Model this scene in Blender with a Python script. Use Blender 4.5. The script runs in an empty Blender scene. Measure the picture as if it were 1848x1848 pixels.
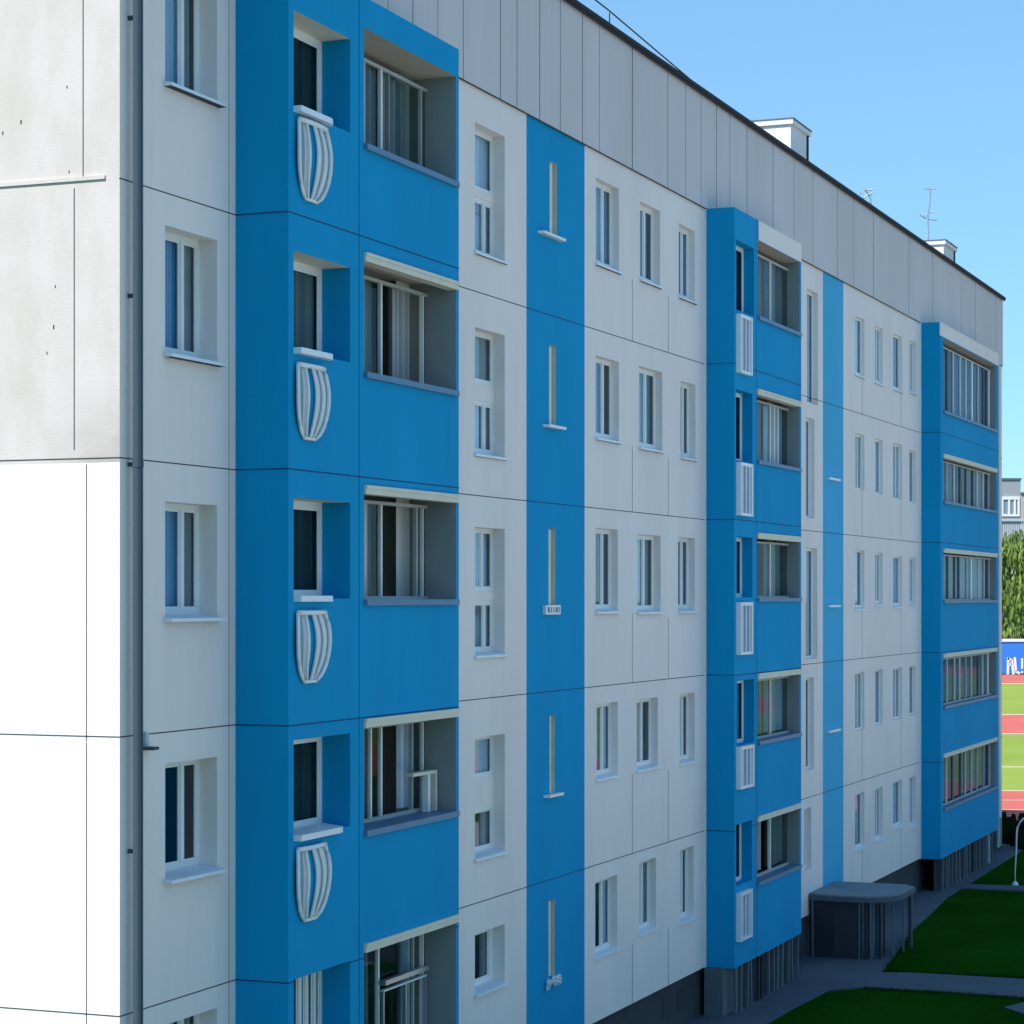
import bpy, bmesh, math, random
from mathutils import Vector, Matrix
R = random.Random(7)
sc = bpy.context.scene
COL = sc.collection

# ------------------------------------------------------------------ frame of the place
F = 4200.0                      # focal length in photo pixels
EYE = 7.56                      # eye height above the lawn
HZ = 1078.0                     # horizon row in the photo
TH = math.atan2(2595-924, F)    # the long facade's angle to the view axis
D = Vector((math.sin(TH), math.cos(TH)))       # along the facade (u)
N = Vector((math.cos(TH), -math.sin(TH)))      # outward from the facade (w)
C0 = Vector((-3.931, 23.32))                    # the near corner of the building

def U(px, w=0.0):
    a = (px-924)/F
    X, Y = C0.x+w*N.x, C0.y+w*N.y
    return (a*Y-X)/(D.x-a*D.y)
def Yd(u, w=0.0):
    return C0.y+w*N.y+u*D.y
def Z(px, py, w=0.0):
    return EYE+(HZ-py)/F*Yd(U(px, w), w)
def G(px, py, h=0.0):           # a point of the ground
    d = F*(EYE-h)/(py-HZ)
    return ((px-924)/F*d, d, h)

# ------------------------------------------------------------------ materials
def mat(name, col, rough=0.7, spec=0.4, metal=0.0, var=0.0, scale=1.5, stretch=(1,1,1), bump=0.0, bscale=60, col2=None):
    m = bpy.data.materials.new(name); m.use_nodes = True
    nt = m.node_tree; b = nt.nodes['Principled BSDF']
    b.inputs['Base Color'].default_value = (*col, 1)
    b.inputs['Roughness'].default_value = rough
    b.inputs['Specular IOR Level'].default_value = spec
    b.inputs['Metallic'].default_value = metal
    if var or bump:
        tc = nt.nodes.new('ShaderNodeTexCoord')
        mp = nt.nodes.new('ShaderNodeMapping'); mp.inputs['Scale'].default_value = stretch
        nt.links.new(tc.outputs['Object'], mp.inputs['Vector'])
    if var:
        n = nt.nodes.new('ShaderNodeTexNoise'); n.inputs['Scale'].default_value = scale
        n.inputs['Detail'].default_value = 6; n.inputs['Roughness'].default_value = 0.6
        nt.links.new(mp.outputs[0], n.inputs['Vector'])
        r = nt.nodes.new('ShaderNodeValToRGB')
        c2 = col2 or tuple(c*(1-var) for c in col)
        r.color_ramp.elements[0].position = 0.35; r.color_ramp.elements[0].color = (*c2, 1)
        r.color_ramp.elements[1].position = 0.62; r.color_ramp.elements[1].color = (*col, 1)
        nt.links.new(n.outputs['Fac'], r.inputs['Fac'])
        last = r.outputs['Color']
        if 'facade' in name or 'parapet' in name:
            m2 = nt.nodes.new('ShaderNodeMapping'); m2.inputs['Scale'].default_value = (1, 1, .045); nt.links.new(tc.outputs['Object'], m2.inputs['Vector'])
            n3 = nt.nodes.new('ShaderNodeTexNoise'); n3.inputs['Scale'].default_value = 9; n3.inputs['Detail'].default_value = 5; nt.links.new(m2.outputs[0], n3.inputs['Vector'])
            n4 = nt.nodes.new('ShaderNodeTexNoise'); n4.inputs['Scale'].default_value = .35; n4.inputs['Detail'].default_value = 3; nt.links.new(tc.outputs['Object'], n4.inputs['Vector'])
            ml = nt.nodes.new('ShaderNodeMath'); ml.operation = 'MULTIPLY'; nt.links.new(n3.outputs['Fac'], ml.inputs[0]); nt.links.new(n4.outputs['Fac'], ml.inputs[1])
            mr = nt.nodes.new('ShaderNodeMapRange'); mr.inputs['From Min'].default_value = .22; mr.inputs['From Max'].default_value = .42; mr.inputs['To Max'].default_value = .08
            nt.links.new(ml.outputs[0], mr.inputs['Value'])
            mg = nt.nodes.new('ShaderNodeMix'); mg.data_type = 'RGBA'; mg.inputs[7].default_value = tuple(c*.45+.03 for c in col)+(1,)
            nt.links.new(mr.outputs[0], mg.inputs[0]); nt.links.new(last, mg.inputs[6]); last = mg.outputs[2]
        nt.links.new(last, b.inputs['Base Color'])
    if bump:
        n2 = nt.nodes.new('ShaderNodeTexNoise'); n2.inputs['Scale'].default_value = bscale; n2.inputs['Detail'].default_value = 4
        nt.links.new(tc.outputs['Object'], n2.inputs['Vector'])
        bp = nt.nodes.new('ShaderNodeBump'); bp.inputs['Strength'].default_value = bump; bp.inputs['Distance'].default_value = 0.02
        nt.links.new(n2.outputs['Fac'], bp.inputs['Height'])
        nt.links.new(bp.outputs['Normal'], b.inputs['Normal'])
    return m

M = {}
M['grey'] = mat('pale grey facade paint', (.87,.79,.745), .8, .15, var=.07, scale=.9, stretch=(1,1,.25), bump=.12, bscale=45)
M['blue'] = mat('blue facade paint', (.003,.31,.60), .8, .12, var=.09, scale=.8, stretch=(1,1,.3), bump=.12, bscale=45)
M['blue2'] = mat('lighter blue facade paint', (.07,.44,.72), .8, .12, var=.07, scale=.8, stretch=(1,1,.3), bump=.1, bscale=45)
M['parapet'] = mat('grey parapet sheet', (.64,.60,.60), .7, .15, var=.08, scale=.5, stretch=(1,1,.3), bump=.05)
M['joint'] = mat('dark joint', (.055,.06,.07), .9)
M['jointb'] = mat('dark blue joint', (.004,.06,.16), .9)
M['white'] = mat('white window plastic', (.80,.81,.80), .35, .5)
M['cream'] = mat('cream paint and bounce tint', (.72,.68,.55), .55, .3, var=.08, scale=4)
M['sill'] = mat('white painted sill', (.80,.84,.88), .4, .4, var=.06, scale=6)
M['black'] = mat('black roof felt', (.015,.016,.018), .8)
M['pipe'] = mat('slate blue pipe', (.065,.10,.13), .9, .05, var=.1, scale=2, stretch=(1,1,.1))
M['pipe2'] = mat('pale grey pipe', (.45,.5,.55), .4, .5)
M['plinth'] = mat('dark plinth render', (.05,.06,.065), .9, var=.25, scale=2, bump=.3)
M['slat'] = mat('slat grey', (.12,.15,.18), .7, var=.15, scale=3)
M['slatd'] = mat('slat dark', (.03,.035,.045), .8)
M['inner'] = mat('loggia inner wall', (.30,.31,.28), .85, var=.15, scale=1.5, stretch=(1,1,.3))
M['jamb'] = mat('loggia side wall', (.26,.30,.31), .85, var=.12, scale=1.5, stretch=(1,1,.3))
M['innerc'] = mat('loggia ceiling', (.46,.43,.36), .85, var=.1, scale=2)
M['brown'] = mat('brown board', (.16,.09,.05), .7, var=.2, scale=2, stretch=(1,1,.2))
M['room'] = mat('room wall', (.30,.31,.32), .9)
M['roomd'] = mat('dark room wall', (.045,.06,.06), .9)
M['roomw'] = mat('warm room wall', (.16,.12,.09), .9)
M['cur1'] = mat('pale blue curtain', (.64,.72,.82), .9, var=.1, scale=3, stretch=(1,1,.1))
M['cur2'] = mat('white curtain', (.75,.77,.76), .9, var=.08, scale=3, stretch=(1,1,.1))
M['cur3'] = mat('grey curtain', (.40,.41,.42), .9, var=.12, scale=3, stretch=(1,1,.1))
M['cur6'] = mat('sky blue curtain', (.30,.47,.66), .9, var=.08, scale=3, stretch=(1,1,.1))
M['cur7'] = mat('dark teal blind', (.07,.11,.12), .9, var=.1, scale=3, stretch=(1,1,.1))
M['cur5'] = mat('slate curtain', (.30,.38,.48), .9, var=.1, scale=3, stretch=(1,1,.1))
M['cur4'] = mat('blue curtain', (.22,.36,.55), .9, var=.1, scale=3, stretch=(1,1,.1))
M['concrete'] = mat('canopy concrete', (.085,.11,.135), .85, var=.15, scale=2, bump=.2)
M['felt'] = mat('canopy grey felt', (.20,.24,.27), .9, var=.15, scale=2)
M['logf'] = mat('loggia frame grey', (.42,.44,.42), .6)
M['door'] = mat('dark door', (.02,.022,.03), .5)
M['metal'] = mat('aluminium', (.55,.57,.6), .35, .5, metal=.8)
M['chim'] = mat('chimney white', (.8,.8,.8), .8, var=.06, scale=3, bump=.2)
M['path'] = mat('asphalt path', (.075,.10,.13), .9, var=.18, scale=1.2, bump=.4, bscale=30)
M['bounce'] = mat('pale bounce ground', (.55,.53,.50), .9, var=.1, scale=.8)
M['slatb'] = mat('basket lining blue grey', (.26,.33,.44), .6)
M['slatblue'] = mat('blue grey sill sheet', (.10,.22,.36), .5, .4, var=.1, scale=4)
M['bark'] = mat('bark', (.12,.09,.06), .9)

def grass_mat(name, a, b, sc1, sc2):
    m = bpy.data.materials.new(name); m.use_nodes = True
    nt = m.node_tree; bs = nt.nodes['Principled BSDF']; bs.inputs['Roughness'].default_value = .95
    bs.inputs['Specular IOR Level'].default_value = 0
    tc = nt.nodes.new('ShaderNodeTexCoord')
    n1 = nt.nodes.new('ShaderNodeTexNoise'); n1.inputs['Scale'].default_value = sc1; n1.inputs['Detail'].default_value = 5
    n2 = nt.nodes.new('ShaderNodeTexNoise'); n2.inputs['Scale'].default_value = sc2; n2.inputs['Detail'].default_value = 5
    for n in (n1, n2): nt.links.new(tc.outputs['Object'], n.inputs['Vector'])
    mx = nt.nodes.new('ShaderNodeMath'); mx.operation = 'ADD'
    nt.links.new(n1.outputs['Fac'], mx.inputs[0]); nt.links.new(n2.outputs['Fac'], mx.inputs[1])
    r = nt.nodes.new('ShaderNodeMapRange'); r.inputs['From Min'].default_value = .75; r.inputs['From Max'].default_value = 1.25
    nt.links.new(mx.outputs[0], r.inputs['Value'])
    mc = nt.nodes.new('ShaderNodeMix'); mc.data_type = 'RGBA'
    mc.inputs[6].default_value = (*a, 1); mc.inputs[7].default_value = (*b, 1)
    nt.links.new(r.outputs[0], mc.inputs[0]); nt.links.new(mc.outputs[2], bs.inputs['Base Color'])
    bp = nt.nodes.new('ShaderNodeBump'); bp.inputs['Strength'].default_value = .8; bp.inputs['Distance'].default_value = .05
    nt.links.new(n2.outputs['Fac'], bp.inputs['Height']); nt.links.new(bp.outputs['Normal'], bs.inputs['Normal'])
    return m
M['grass'] = grass_mat('lawn grass', (.005,.045,.003), (.014,.085,.006), .35, 14)
M['land'] = grass_mat('far grass', (.05,.09,.03), (.08,.13,.04), .05, 2)
M['turf'] = grass_mat('sports turf', (.22,.31,.06), (.30,.385,.09), .12, 5)
M['track'] = mat('red running track', (.60,.13,.10), .9, var=.12, scale=.3)
M['trackline'] = mat('white line', (.75,.62,.5), .9)

def glass_mat(name, tint, base=.10, k=.75):
    m = bpy.data.materials.new(name); m.use_nodes = True
    nt = m.node_tree; nt.nodes.clear()
    o = nt.nodes.new('ShaderNodeOutputMaterial')
    t = nt.nodes.new('ShaderNodeBsdfTransparent'); t.inputs['Color'].default_value = (*tint, 1)
    g = nt.nodes.new('ShaderNodeBsdfGlossy'); g.inputs['Roughness'].default_value = .03
    g.inputs['Color'].default_value = (.85,.92,1,1)
    f = nt.nodes.new('ShaderNodeFresnel'); f.inputs['IOR'].default_value = 1.5
    a = nt.nodes.new('ShaderNodeMath'); a.operation = 'MULTIPLY_ADD'; a.use_clamp = True
    a.inputs[1].default_value = k; a.inputs[2].default_value = base
    nt.links.new(f.outputs[0], a.inputs[0])
    mx = nt.nodes.new('ShaderNodeMixShader')
    gm = nt.nodes.new('ShaderNodeNewGeometry'); iv = nt.nodes.new('ShaderNodeMath'); iv.operation = 'SUBTRACT'; iv.inputs[0].default_value = 1
    nt.links.new(gm.outputs['Backfacing'], iv.inputs[1]); ml = nt.nodes.new('ShaderNodeMath'); ml.operation = 'MULTIPLY'
    nt.links.new(a.outputs[0], ml.inputs[0]); nt.links.new(iv.outputs[0], ml.inputs[1])
    nt.links.new(ml.outputs[0], mx.inputs[0]); nt.links.new(t.outputs[0], mx.inputs[1]); nt.links.new(g.outputs[0], mx.inputs[2])
    nt.links.new(mx.outputs[0], o.inputs[0])
    return m
M['glass'] = glass_mat('window glass', (.86,.93,.95), .05)
M['glassd'] = glass_mat('dark window glass', (.72,.80,.80), .0, .33)

# end wall: stained old white panels above, fresh white below
def endwall_mat():
    m = bpy.data.materials.new('end wall paint'); m.use_nodes = True
    nt = m.node_tree; bs = nt.nodes['Principled BSDF']; bs.inputs['Roughness'].default_value = .85
    bs.inputs['Specular IOR Level'].default_value = .2
    L = nt.links.new
    tc = nt.nodes.new('ShaderNodeTexCoord'); sp = nt.nodes.new('ShaderNodeSeparateXYZ'); L(tc.outputs['Object'], sp.inputs[0])
    st = nt.nodes.new('ShaderNodeMath'); st.operation = 'GREATER_THAN'; st.inputs[1].default_value = 8.915
    L(sp.outputs['Z'], st.inputs[0])
    n = nt.nodes.new('ShaderNodeTexNoise'); n.inputs['Scale'].default_value = 1.1; n.inputs['Detail'].default_value = 8; n.inputs['Roughness'].default_value = .65
    mp = nt.nodes.new('ShaderNodeMapping'); mp.inputs['Scale'].default_value = (1,1.3,.55); L(tc.outputs['Object'], mp.inputs[0]); L(mp.outputs[0], n.inputs['Vector'])
    r = nt.nodes.new('ShaderNodeValToRGB')
    r.color_ramp.elements[0].position = .36; r.color_ramp.elements[0].color = (.59,.535,.50,1)
    r.color_ramp.elements[1].position = .56; r.color_ramp.elements[1].color = (.655,.60,.575,1)
    L(n.outputs['Fac'], r.inputs['Fac'])
    # dirt that has run down and gathered above the ledges (bands at fixed heights of the wall)
    def band(z0, z1, yc, yw):
        a = nt.nodes.new('ShaderNodeMapRange'); a.inputs['From Min'].default_value = z0; a.inputs['From Max'].default_value = z1
        a.inputs['To Min'].default_value = 1; a.inputs['To Max'].default_value = 0; L(sp.outputs['Z'], a.inputs['Value'])
        b = nt.nodes.new('ShaderNodeMapRange'); b.inputs['From Min'].default_value = yc+yw; b.inputs['From Max'].default_value = yc
        L(sp.outputs['Y'], b.inputs['Value'])
        n3 = nt.nodes.new('ShaderNodeTexNoise'); n3.inputs['Scale'].default_value = 2.2; n3.inputs['Detail'].default_value = 7
        m3 = nt.nodes.new('ShaderNodeMapping'); m3.inputs['Scale'].default_value = (1,.8,2.2); L(tc.outputs['Object'], m3.inputs[0]); L(m3.outputs[0], n3.inputs['Vector'])
        c = nt.nodes.new('ShaderNodeMath'); c.operation = 'MULTIPLY'; L(a.outputs[0], c.inputs[0]); L(b.outputs[0], c.inputs[1])
        e = nt.nodes.new('ShaderNodeMath'); e.operation = 'MULTIPLY'; L(c.outputs[0], e.inputs[0]); L(n3.outputs['Fac'], e.inputs[1])
        return e
    e1 = band(8.93, 9.75, .15, .8)
    mx1 = nt.nodes.new('ShaderNodeMix'); mx1.data_type = 'RGBA'; mx1.inputs[7].default_value = (.30,.27,.24,1)
    L(e1.outputs[0], mx1.inputs[0]); L(r.outputs[0], mx1.inputs[6])
    mx = nt.nodes.new('ShaderNodeMix'); mx.data_type = 'RGBA'; mx.inputs[6].default_value = (.88,.88,.88,1)
    L(st.outputs[0], mx.inputs[0]); L(mx1.outputs[2], mx.inputs[7]); L(mx.outputs[2], bs.inputs['Base Color'])
    n2 = nt.nodes.new('ShaderNodeTexNoise'); n2.inputs['Scale'].default_value = 40
    L(tc.outputs['Object'], n2.inputs['Vector'])
    bp = nt.nodes.new('ShaderNodeBump'); bp.inputs['Strength'].default_value = .12; bp.inputs['Distance'].default_value = .02
    L(n2.outputs['Fac'], bp.inputs['Height']); L(bp.outputs['Normal'], bs.inputs['Normal'])
    return m
M['end'] = endwall_mat()

# ------------------------------------------------------------------ mesh builder; (u, w, z) is written as local (u, -w, z)
class MB:
    def __init__(s): s.v = []; s.f = []; s.m = []; s.mats = []
    def mi(s, k):
        if k not in s.mats: s.mats.append(k)
        return s.mats.index(k)
    def face(s, pts, k):
        i = len(s.v); s.v += [tuple(p) for p in pts]; s.f.append(tuple(range(i, i+len(pts)))); s.m.append(s.mi(k))
    def q(s, pts, k):            # (u,w,z) points
        s.face([(p[0], -p[1], p[2]) for p in pts], k)
    def box(s, u0, u1, w0, w1, z0, z1, k):
        if u0 > u1: u0, u1 = u1, u0
        if w0 > w1: w0, w1 = w1, w0
        P = [(u, -w, z) for z in (z0, z1) for (u, w) in ((u0, w0), (u1, w0), (u1, w1), (u0, w1))]
        i = len(s.v); s.v += P; a = s.mi(k)
        for f in ((0,1,2,3), (7,6,5,4), (0,4,5,1), (1,5,6,2), (2,6,7,3), (3,7,4,0)):
            s.f.append(tuple(i+j for j in f)); s.m.append(a)
    def prism(s, poly, z0, z1, k):   # poly of (u,w), clockwise or not
        i = len(s.v); n = len(poly); a = s.mi(k)
        s.v += [(p[0], -p[1], z0) for p in poly]+[(p[0], -p[1], z1) for p in poly]
        s.f.append(tuple(i+j for j in range(n))); s.m.append(a)
        s.f.append(tuple(i+n+n-1-j for j in range(n))); s.m.append(a)
        for j in range(n):
            k2 = (j+1) % n; s.f.append((i+j, i+n+j, i+n+k2, i+k2)); s.m.append(a)
    def tube(s, pts, r, k, seg=8):   # raw local points
        pts = [Vector(p) for p in pts]; a = s.mi(k); rings = []
        for j, p in enumerate(pts):
            t = (pts[min(j+1, len(pts)-1)]-pts[max(j-1, 0)]).normalized()
            x = t.orthogonal().normalized() if abs(t.z) > .9 else t.cross(Vector((0,0,1))).normalized()
            if abs(t.z) > .9: x = t.cross(Vector((0,1,0))).normalized()
            y = t.cross(x).normalized(); rr = r[j] if isinstance(r, (list, tuple)) else r
            i = len(s.v); s.v += [tuple(p+(x*math.cos(q)+y*math.sin(q))*rr) for q in [2*math.pi*h/seg for h in range(seg)]]
            rings.append(i)
        for j in range(len(rings)-1):
            for h in range(seg):
                s.f.append((rings[j]+h, rings[j]+(h+1) % seg, rings[j+1]+(h+1) % seg, rings[j+1]+h)); s.m.append(a)
        s.f.append(tuple(rings[0]+h for h in range(seg))); s.m.append(a)
        s.f.append(tuple(rings[-1]+seg-1-h for h in range(seg))); s.m.append(a)
    def build(s, name, parent=None, fix=True, smooth=False, bevel=0):
        me = bpy.data.meshes.new(name); me.from_pydata(s.v, [], s.f)
        for k in s.mats: me.materials.append(M[k])
        for p, a in zip(me.polygons, s.m): p.material_index = a; p.use_smooth = smooth
        if fix or bevel:
            b = bmesh.new(); b.from_mesh(me); bmesh.ops.recalc_face_normals(b, faces=b.faces)
            if bevel: bmesh.ops.bevel(b, geom=list(b.edges), offset=bevel, segments=2, affect='EDGES', profile=.5)
            b.to_mesh(me); b.free()
        me.update()
        o = bpy.data.objects.new(name, me); COL.objects.link(o)
        if parent: o.parent = parent
        return o
def tag(o, label=None, cat=None, group=None, kind=None):
    for k, v in (('label', label), ('category', cat), ('group', group), ('kind', kind)):
        if v: o[k] = v
    return o
def empty(name, loc, rz=0):
    e = bpy.data.objects.new(name, None); COL.objects.link(e); e.location = loc; e.rotation_euler = (0, 0, rz)
    e.empty_display_size = .5
    return e

# ------------------------------------------------------------------ camera
cam = bpy.data.cameras.new('camera'); co = bpy.data.objects.new('camera', cam); COL.objects.link(co)
co.location = (0, 0, EYE); co.rotation_euler = (math.radians(90), 0, 0)
cam.sensor_width = 36; cam.lens = 36*F/1848; cam.shift_y = (HZ-924)/1848
cam.clip_start = .5; cam.clip_end = 6000
sc.camera = co

# ------------------------------------------------------------------ the apartment building
B = empty('apartment_building', (C0.x, C0.y, 0), math.pi/2-TH)
tag(B, 'long blue and pale grey panel apartment building with white end wall and loggias', 'building')
FL = [3.36, 6.16, 8.96, 11.76, 14.56]          # seam heights; floor 1 of the photo is the top one
BASE = .90; TOP = 14.56; PTOP = 16.58
UEND = U(1808); P1, P2, P3 = .65, .55, .53
DEPTH = 12.0

def wall(mb, w, u0, u1, z0, z1, holes, k, jd=.25, kj=None, kt=None):
    """a wall face with real openings; jambs run jd deep"""
    us = sorted(set([u0, u1]+[h[i] for h in holes for i in (0, 1)])); zs = sorted(set([z0, z1]+[h[i] for h in holes for i in (2, 3)]))
    us = [x for x in us if u0-1e-6 <= x <= u1+1e-6]
    for i in range(len(us)-1):
        for j in range(len(zs)-1):
            cu, cz = (us[i]+us[i+1])/2, (zs[j]+zs[j+1])/2
            if any(h[0] < cu < h[1] and h[2] < cz < h[3] for h in holes): continue
            mb.q([(us[i], w, zs[j]), (us[i+1], w, zs[j]), (us[i+1], w, zs[j+1]), (us[i], w, zs[j+1])], k)
    for h in holes:
        a, b, c, d = h[:4]; r = w-(h[4] if len(h) > 4 else jd); kk = kj or k; t = h[5] if len(h) > 5 else (kt or kk); kk = h[6] if len(h) > 6 else kk
        mb.q([(a, w, c), (a, r, c), (a, r, d), (a, w, d)], kk)
        mb.q([(b, w, c), (b, w, d), (b, r, d), (b, r, c)], kk)
        mb.q([(a, w, d), (a, r, d), (b, r, d), (b, w, d)], t)
        mb.q([(a, w, c), (b, w, c), (b, r, c), (a, r, c)], kk)

def hole(x0, x1, yt, yb, w):
    return U(x0, w), U(x1, w), Z(x0, yb, w), Z(x0, yt, w)

def curtain(mb, u0, u1, w, z0, z1, k, folds=6, amp=.025):
    n = max(6, folds*6); prev = None
    ph = R.random()*6
    for i in range(n+1):
        t = i/n; u = u0+(u1-u0)*t; y = w+amp*math.sin(t*folds*6.28+ph)+amp*.4*math.sin(t*folds*15+ph)
        if prev: mb.q([(prev[0], prev[1], z0), (u, y, z0), (u, y, z1), (prev[0], prev[1], z1)], k)
        prev = (u, y)

def room(a, b, c, d, w, k, deep=1.4, ext=.25):
    mb = MB(); r = w-deep; a -= ext; b += ext; c -= .3; d += .1
    mb.q([(a, r, c), (b, r, c), (b, r, d), (a, r, d)], k)
    mb.q([(a, w, c), (a, r, c), (a, r, d), (a, w, d)], k); mb.q([(b, w, c), (b, w, d), (b, r, d), (b, r, c)], k)
    mb.q([(a, w, d), (a, r, d), (b, r, d), (b, w, d)], k); mb.q([(a, w, c), (b, w, c), (b, r, c), (a, r, c)], k)
    return mb

def window(h, w, r, mull=(.64,), fr=.055, sill=.07, cur=None, glass='glass', rk='room', name='window', bars=(), sash=True, sk='sill', lab=None):
    """h = opening; frame set r behind the wall face w, white sill to the face and beyond"""
    a, b, c, d = h[:4]; wp = w-r; t = .035
    mb = MB(); zc = c+(.05 if sill else 0)
    mb.box(a, a+fr, wp-t, wp, zc, d, 'white'); mb.box(b-fr, b, wp-t, wp, zc, d, 'white')
    mb.box(a+fr, b-fr, wp-t, wp, d-fr, d, 'white'); mb.box(a+fr, b-fr, wp-t, wp, zc, zc+fr, 'white')
    xs = [a+fr]
    for m_ in mull:
        x = a+(b-a)*m_; mb.box(x-fr*.62, x+fr*.62, wp-t, wp+.006, zc+fr, d-fr, 'white'); xs += [x-fr*.62, x+fr*.62]
    xs.append(b-fr)
    for zf in bars:
        z = c+(d-c)*zf; mb.box(a+fr, b-fr, wp-t, wp+.012, z-.05, z+.05, 'white')
    if sash:                                     # thinner sash profile inside each light
        for i in range(0, len(xs), 2):
            x0, x1 = xs[i], xs[i+1]; s_ = .022; w0, w1 = wp-t*.8, wp-.012
            if x1-x0 < .08: continue
            mb.box(x0, x0+s_, w0, w1, zc+fr, d-fr, 'white'); mb.box(x1-s_, x1, w0, w1, zc+fr, d-fr, 'white')
            mb.box(x0+s_, x1-s_, w0, w1, zc+fr, zc+fr+s_, 'white'); mb.box(x0+s_, x1-s_, w0, w1, d-fr-s_, d-fr, 'white')
    o = mb.build(name, B)
    if lab: o['label'] = lab
    g = MB(); g.box(a+fr*.5, b-fr*.5, wp-t*.6, wp-t*.5, zc+fr*.5, d-fr*.5, glass); g.build('pane', o)
    if sill:
        s_ = MB(); e = .035; a2, b2 = a-e*.0, b+e
        i = len(s_.v); k = s_.mi(sk)
        y0, y1 = wp+.001, w+sill
        # slab sloping outward, wider than the opening in front of the wall
        s_.q([(a2+.003, y0, c+.05), (b-.003, y0, c+.05), (b-.003, w, c+.025), (a2+.003, w, c+.025)], sk)
        s_.q([(a-e, w+.002, c+.025), (b+e, w+.002, c+.025), (b+e, y1, c+.01), (a-e, y1, c+.01)], sk)
        s_.q([(a-e, y1, c+.01), (b+e, y1, c+.01), (b+e, y1, c-.025), (a-e, y1, c-.025)], sk)
        s_.q([(a-e, w+.002, c+.025), (a-e, y1, c+.01), (a-e, y1, c-.025), (a-e, w+.002, c-.025)], sk)
        s_.q([(b+e, w+.002, c+.025), (b+e, w+.002, c-.025), (b+e, y1, c-.025), (b+e, y1, c+.01)], sk)
        s_.q([(a-e, w+.002, c-.025), (a-e, y1, c-.025), (b+e, y1, c-.025), (b+e, w+.002, c-.025)], 'joint')
        s_.build('sill', o, fix=False)
    if cur:
        for (f0, f1, k, fo) in cur:
            cm = MB(); curtain(cm, a+(b-a)*f0, a+(b-a)*f1, wp-t-.05, zc+.02, d-.01, k, fo)
            cm.build('curtain', o, fix=False, smooth=True)
    room(a, b, c, d, wp-t, rk, ext=0 if w > 0 else .25).build('room_interior', o, fix=False)
    return o

# --- collect openings, then raise the walls around them
near = [hole(298,392,-78,152,0), hole(298,392,406,640,0), hole(298,392,905,1118,0), hole(298,392,1378,1590,0), hole(298,392,1850,2060,0)]
R1 = [hole(530,632,18,196,P1), hole(530,632,452,632,P1), hole(530,632,898,1080,P1), hole(530,632,1336,1512,P1), hole(530,632,1768,1990,P1)]
L1 = [hole(657,823,50,262,P1), hole(657,823,456,674,P1), hole(657,823,876,1085,P1), hole(657,823,1298,1502,P1), hole(657,823,1704,1945,P1)]
S1 = [hole(857,911,220,455,0), hole(857,911,590,820,0), hole(857,911,951,1185,0), hole(857,911,1332,1552,0), hole(857,911,1686,1797,0)]
SL = [hole(992,1005,291,424,0), hole(991,1003,622,767,0), hole(990,1002,953,1092,0), hole(992,1001,1291,1432,0), hole(990,1001,1625,1762,0)]
GA = [hole(1075,1117,320,476,0), hole(1075,1117,641,791,0), hole(1075,1115,953,1105,0), hole(1076,1115,1271,1408,0), hole(1074,1114,1592,1730,0)]
GB = [hole(1155,1191,363,505,0), hole(1153,1195,660,808,0), hole(1150,1192,964,1106,0), hole(1149,1187,1263,1392,0), hole(1154,1184,1557,1688,0)]
GC = [hole(1225,1254,403,536,0), hole(1228,1255,687,826,0), hole(1224,1254,969,1104,0), hole(1227,1254,1253,1380,0), hole(1227,1252,1534,1668,0)]
R2 = [hole(1328,1361,432,558,P2), hole(1328,1358,702,830,P2), hole(1329,1358,968,1078,P2), hole(1330,1361,1229,1346,P2), hole(1328,1357,1489,1600,P2)]
L2 = [hole(1367,1443,433,572,P2), hole(1366,1443,702,832,P2), hole(1366,1443,962,1081,P2), hole(1367,1443,1216,1340,P2), hole(1366,1443,1474,1594,P2)]
S2 = [hole(1456,1476,520,726,0), hole(1454,1470,752,934,0), hole(1454,1475,988,1190,0), hole(1454,1469,1224,1392,0), hole(1452,1464,1460,1572,0)]
GR2 = []
for xs, rows in (((1543,1560), ((569,676),(781,882),(992,1100),(1214,1320),(1434,1536))),
                 ((1579,1593), ((587,690),(791,890),(997,1092),(1209,1310),(1424,1520))),
                 ((1612,1628), ((601,702),(799,900),(1003,1096),(1206,1300),(1412,1497))),
                 ((1641,1653), ((613,708),(811,906),(1006,1092),(1202,1292),(1403,1495)))):
    GR2.append([hole(xs[0], xs[1], a, b, 0) for a, b in rows])
L3 = [hole(1702,1798,610,742,P3), hole(1702,1798,819,905,P3), hole(1702,1798,990,1085,P3), hole(1702,1798,1180,1276,P3), hole(1702,1798,1361,1460,P3)]

UA, UB = U(425), U(828, P1)
UC, UD = U(950), U(1055)
UE, UF = U(1272), U(1446, P2)
UG, UH = U(1485), U(1522)
UI, UJ = U(1660), U(1802, P3)

def seams_h(mb, w, u0, u1, zs, k='joint', t=.006):
    for z in zs: mb.box(u0, u1, w-.01, w+.003, z-t, z+t, k)
def seam_v(mb, w, u, z0, z1, k='joint', t=.006):
    mb.box(u-t, u+t, w-.01, w+.003, z0, z1, k)
SEAM = [3.36, 6.16, 8.96, 11.76]
def part_label(o, s): o['label'] = s; return o

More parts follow.
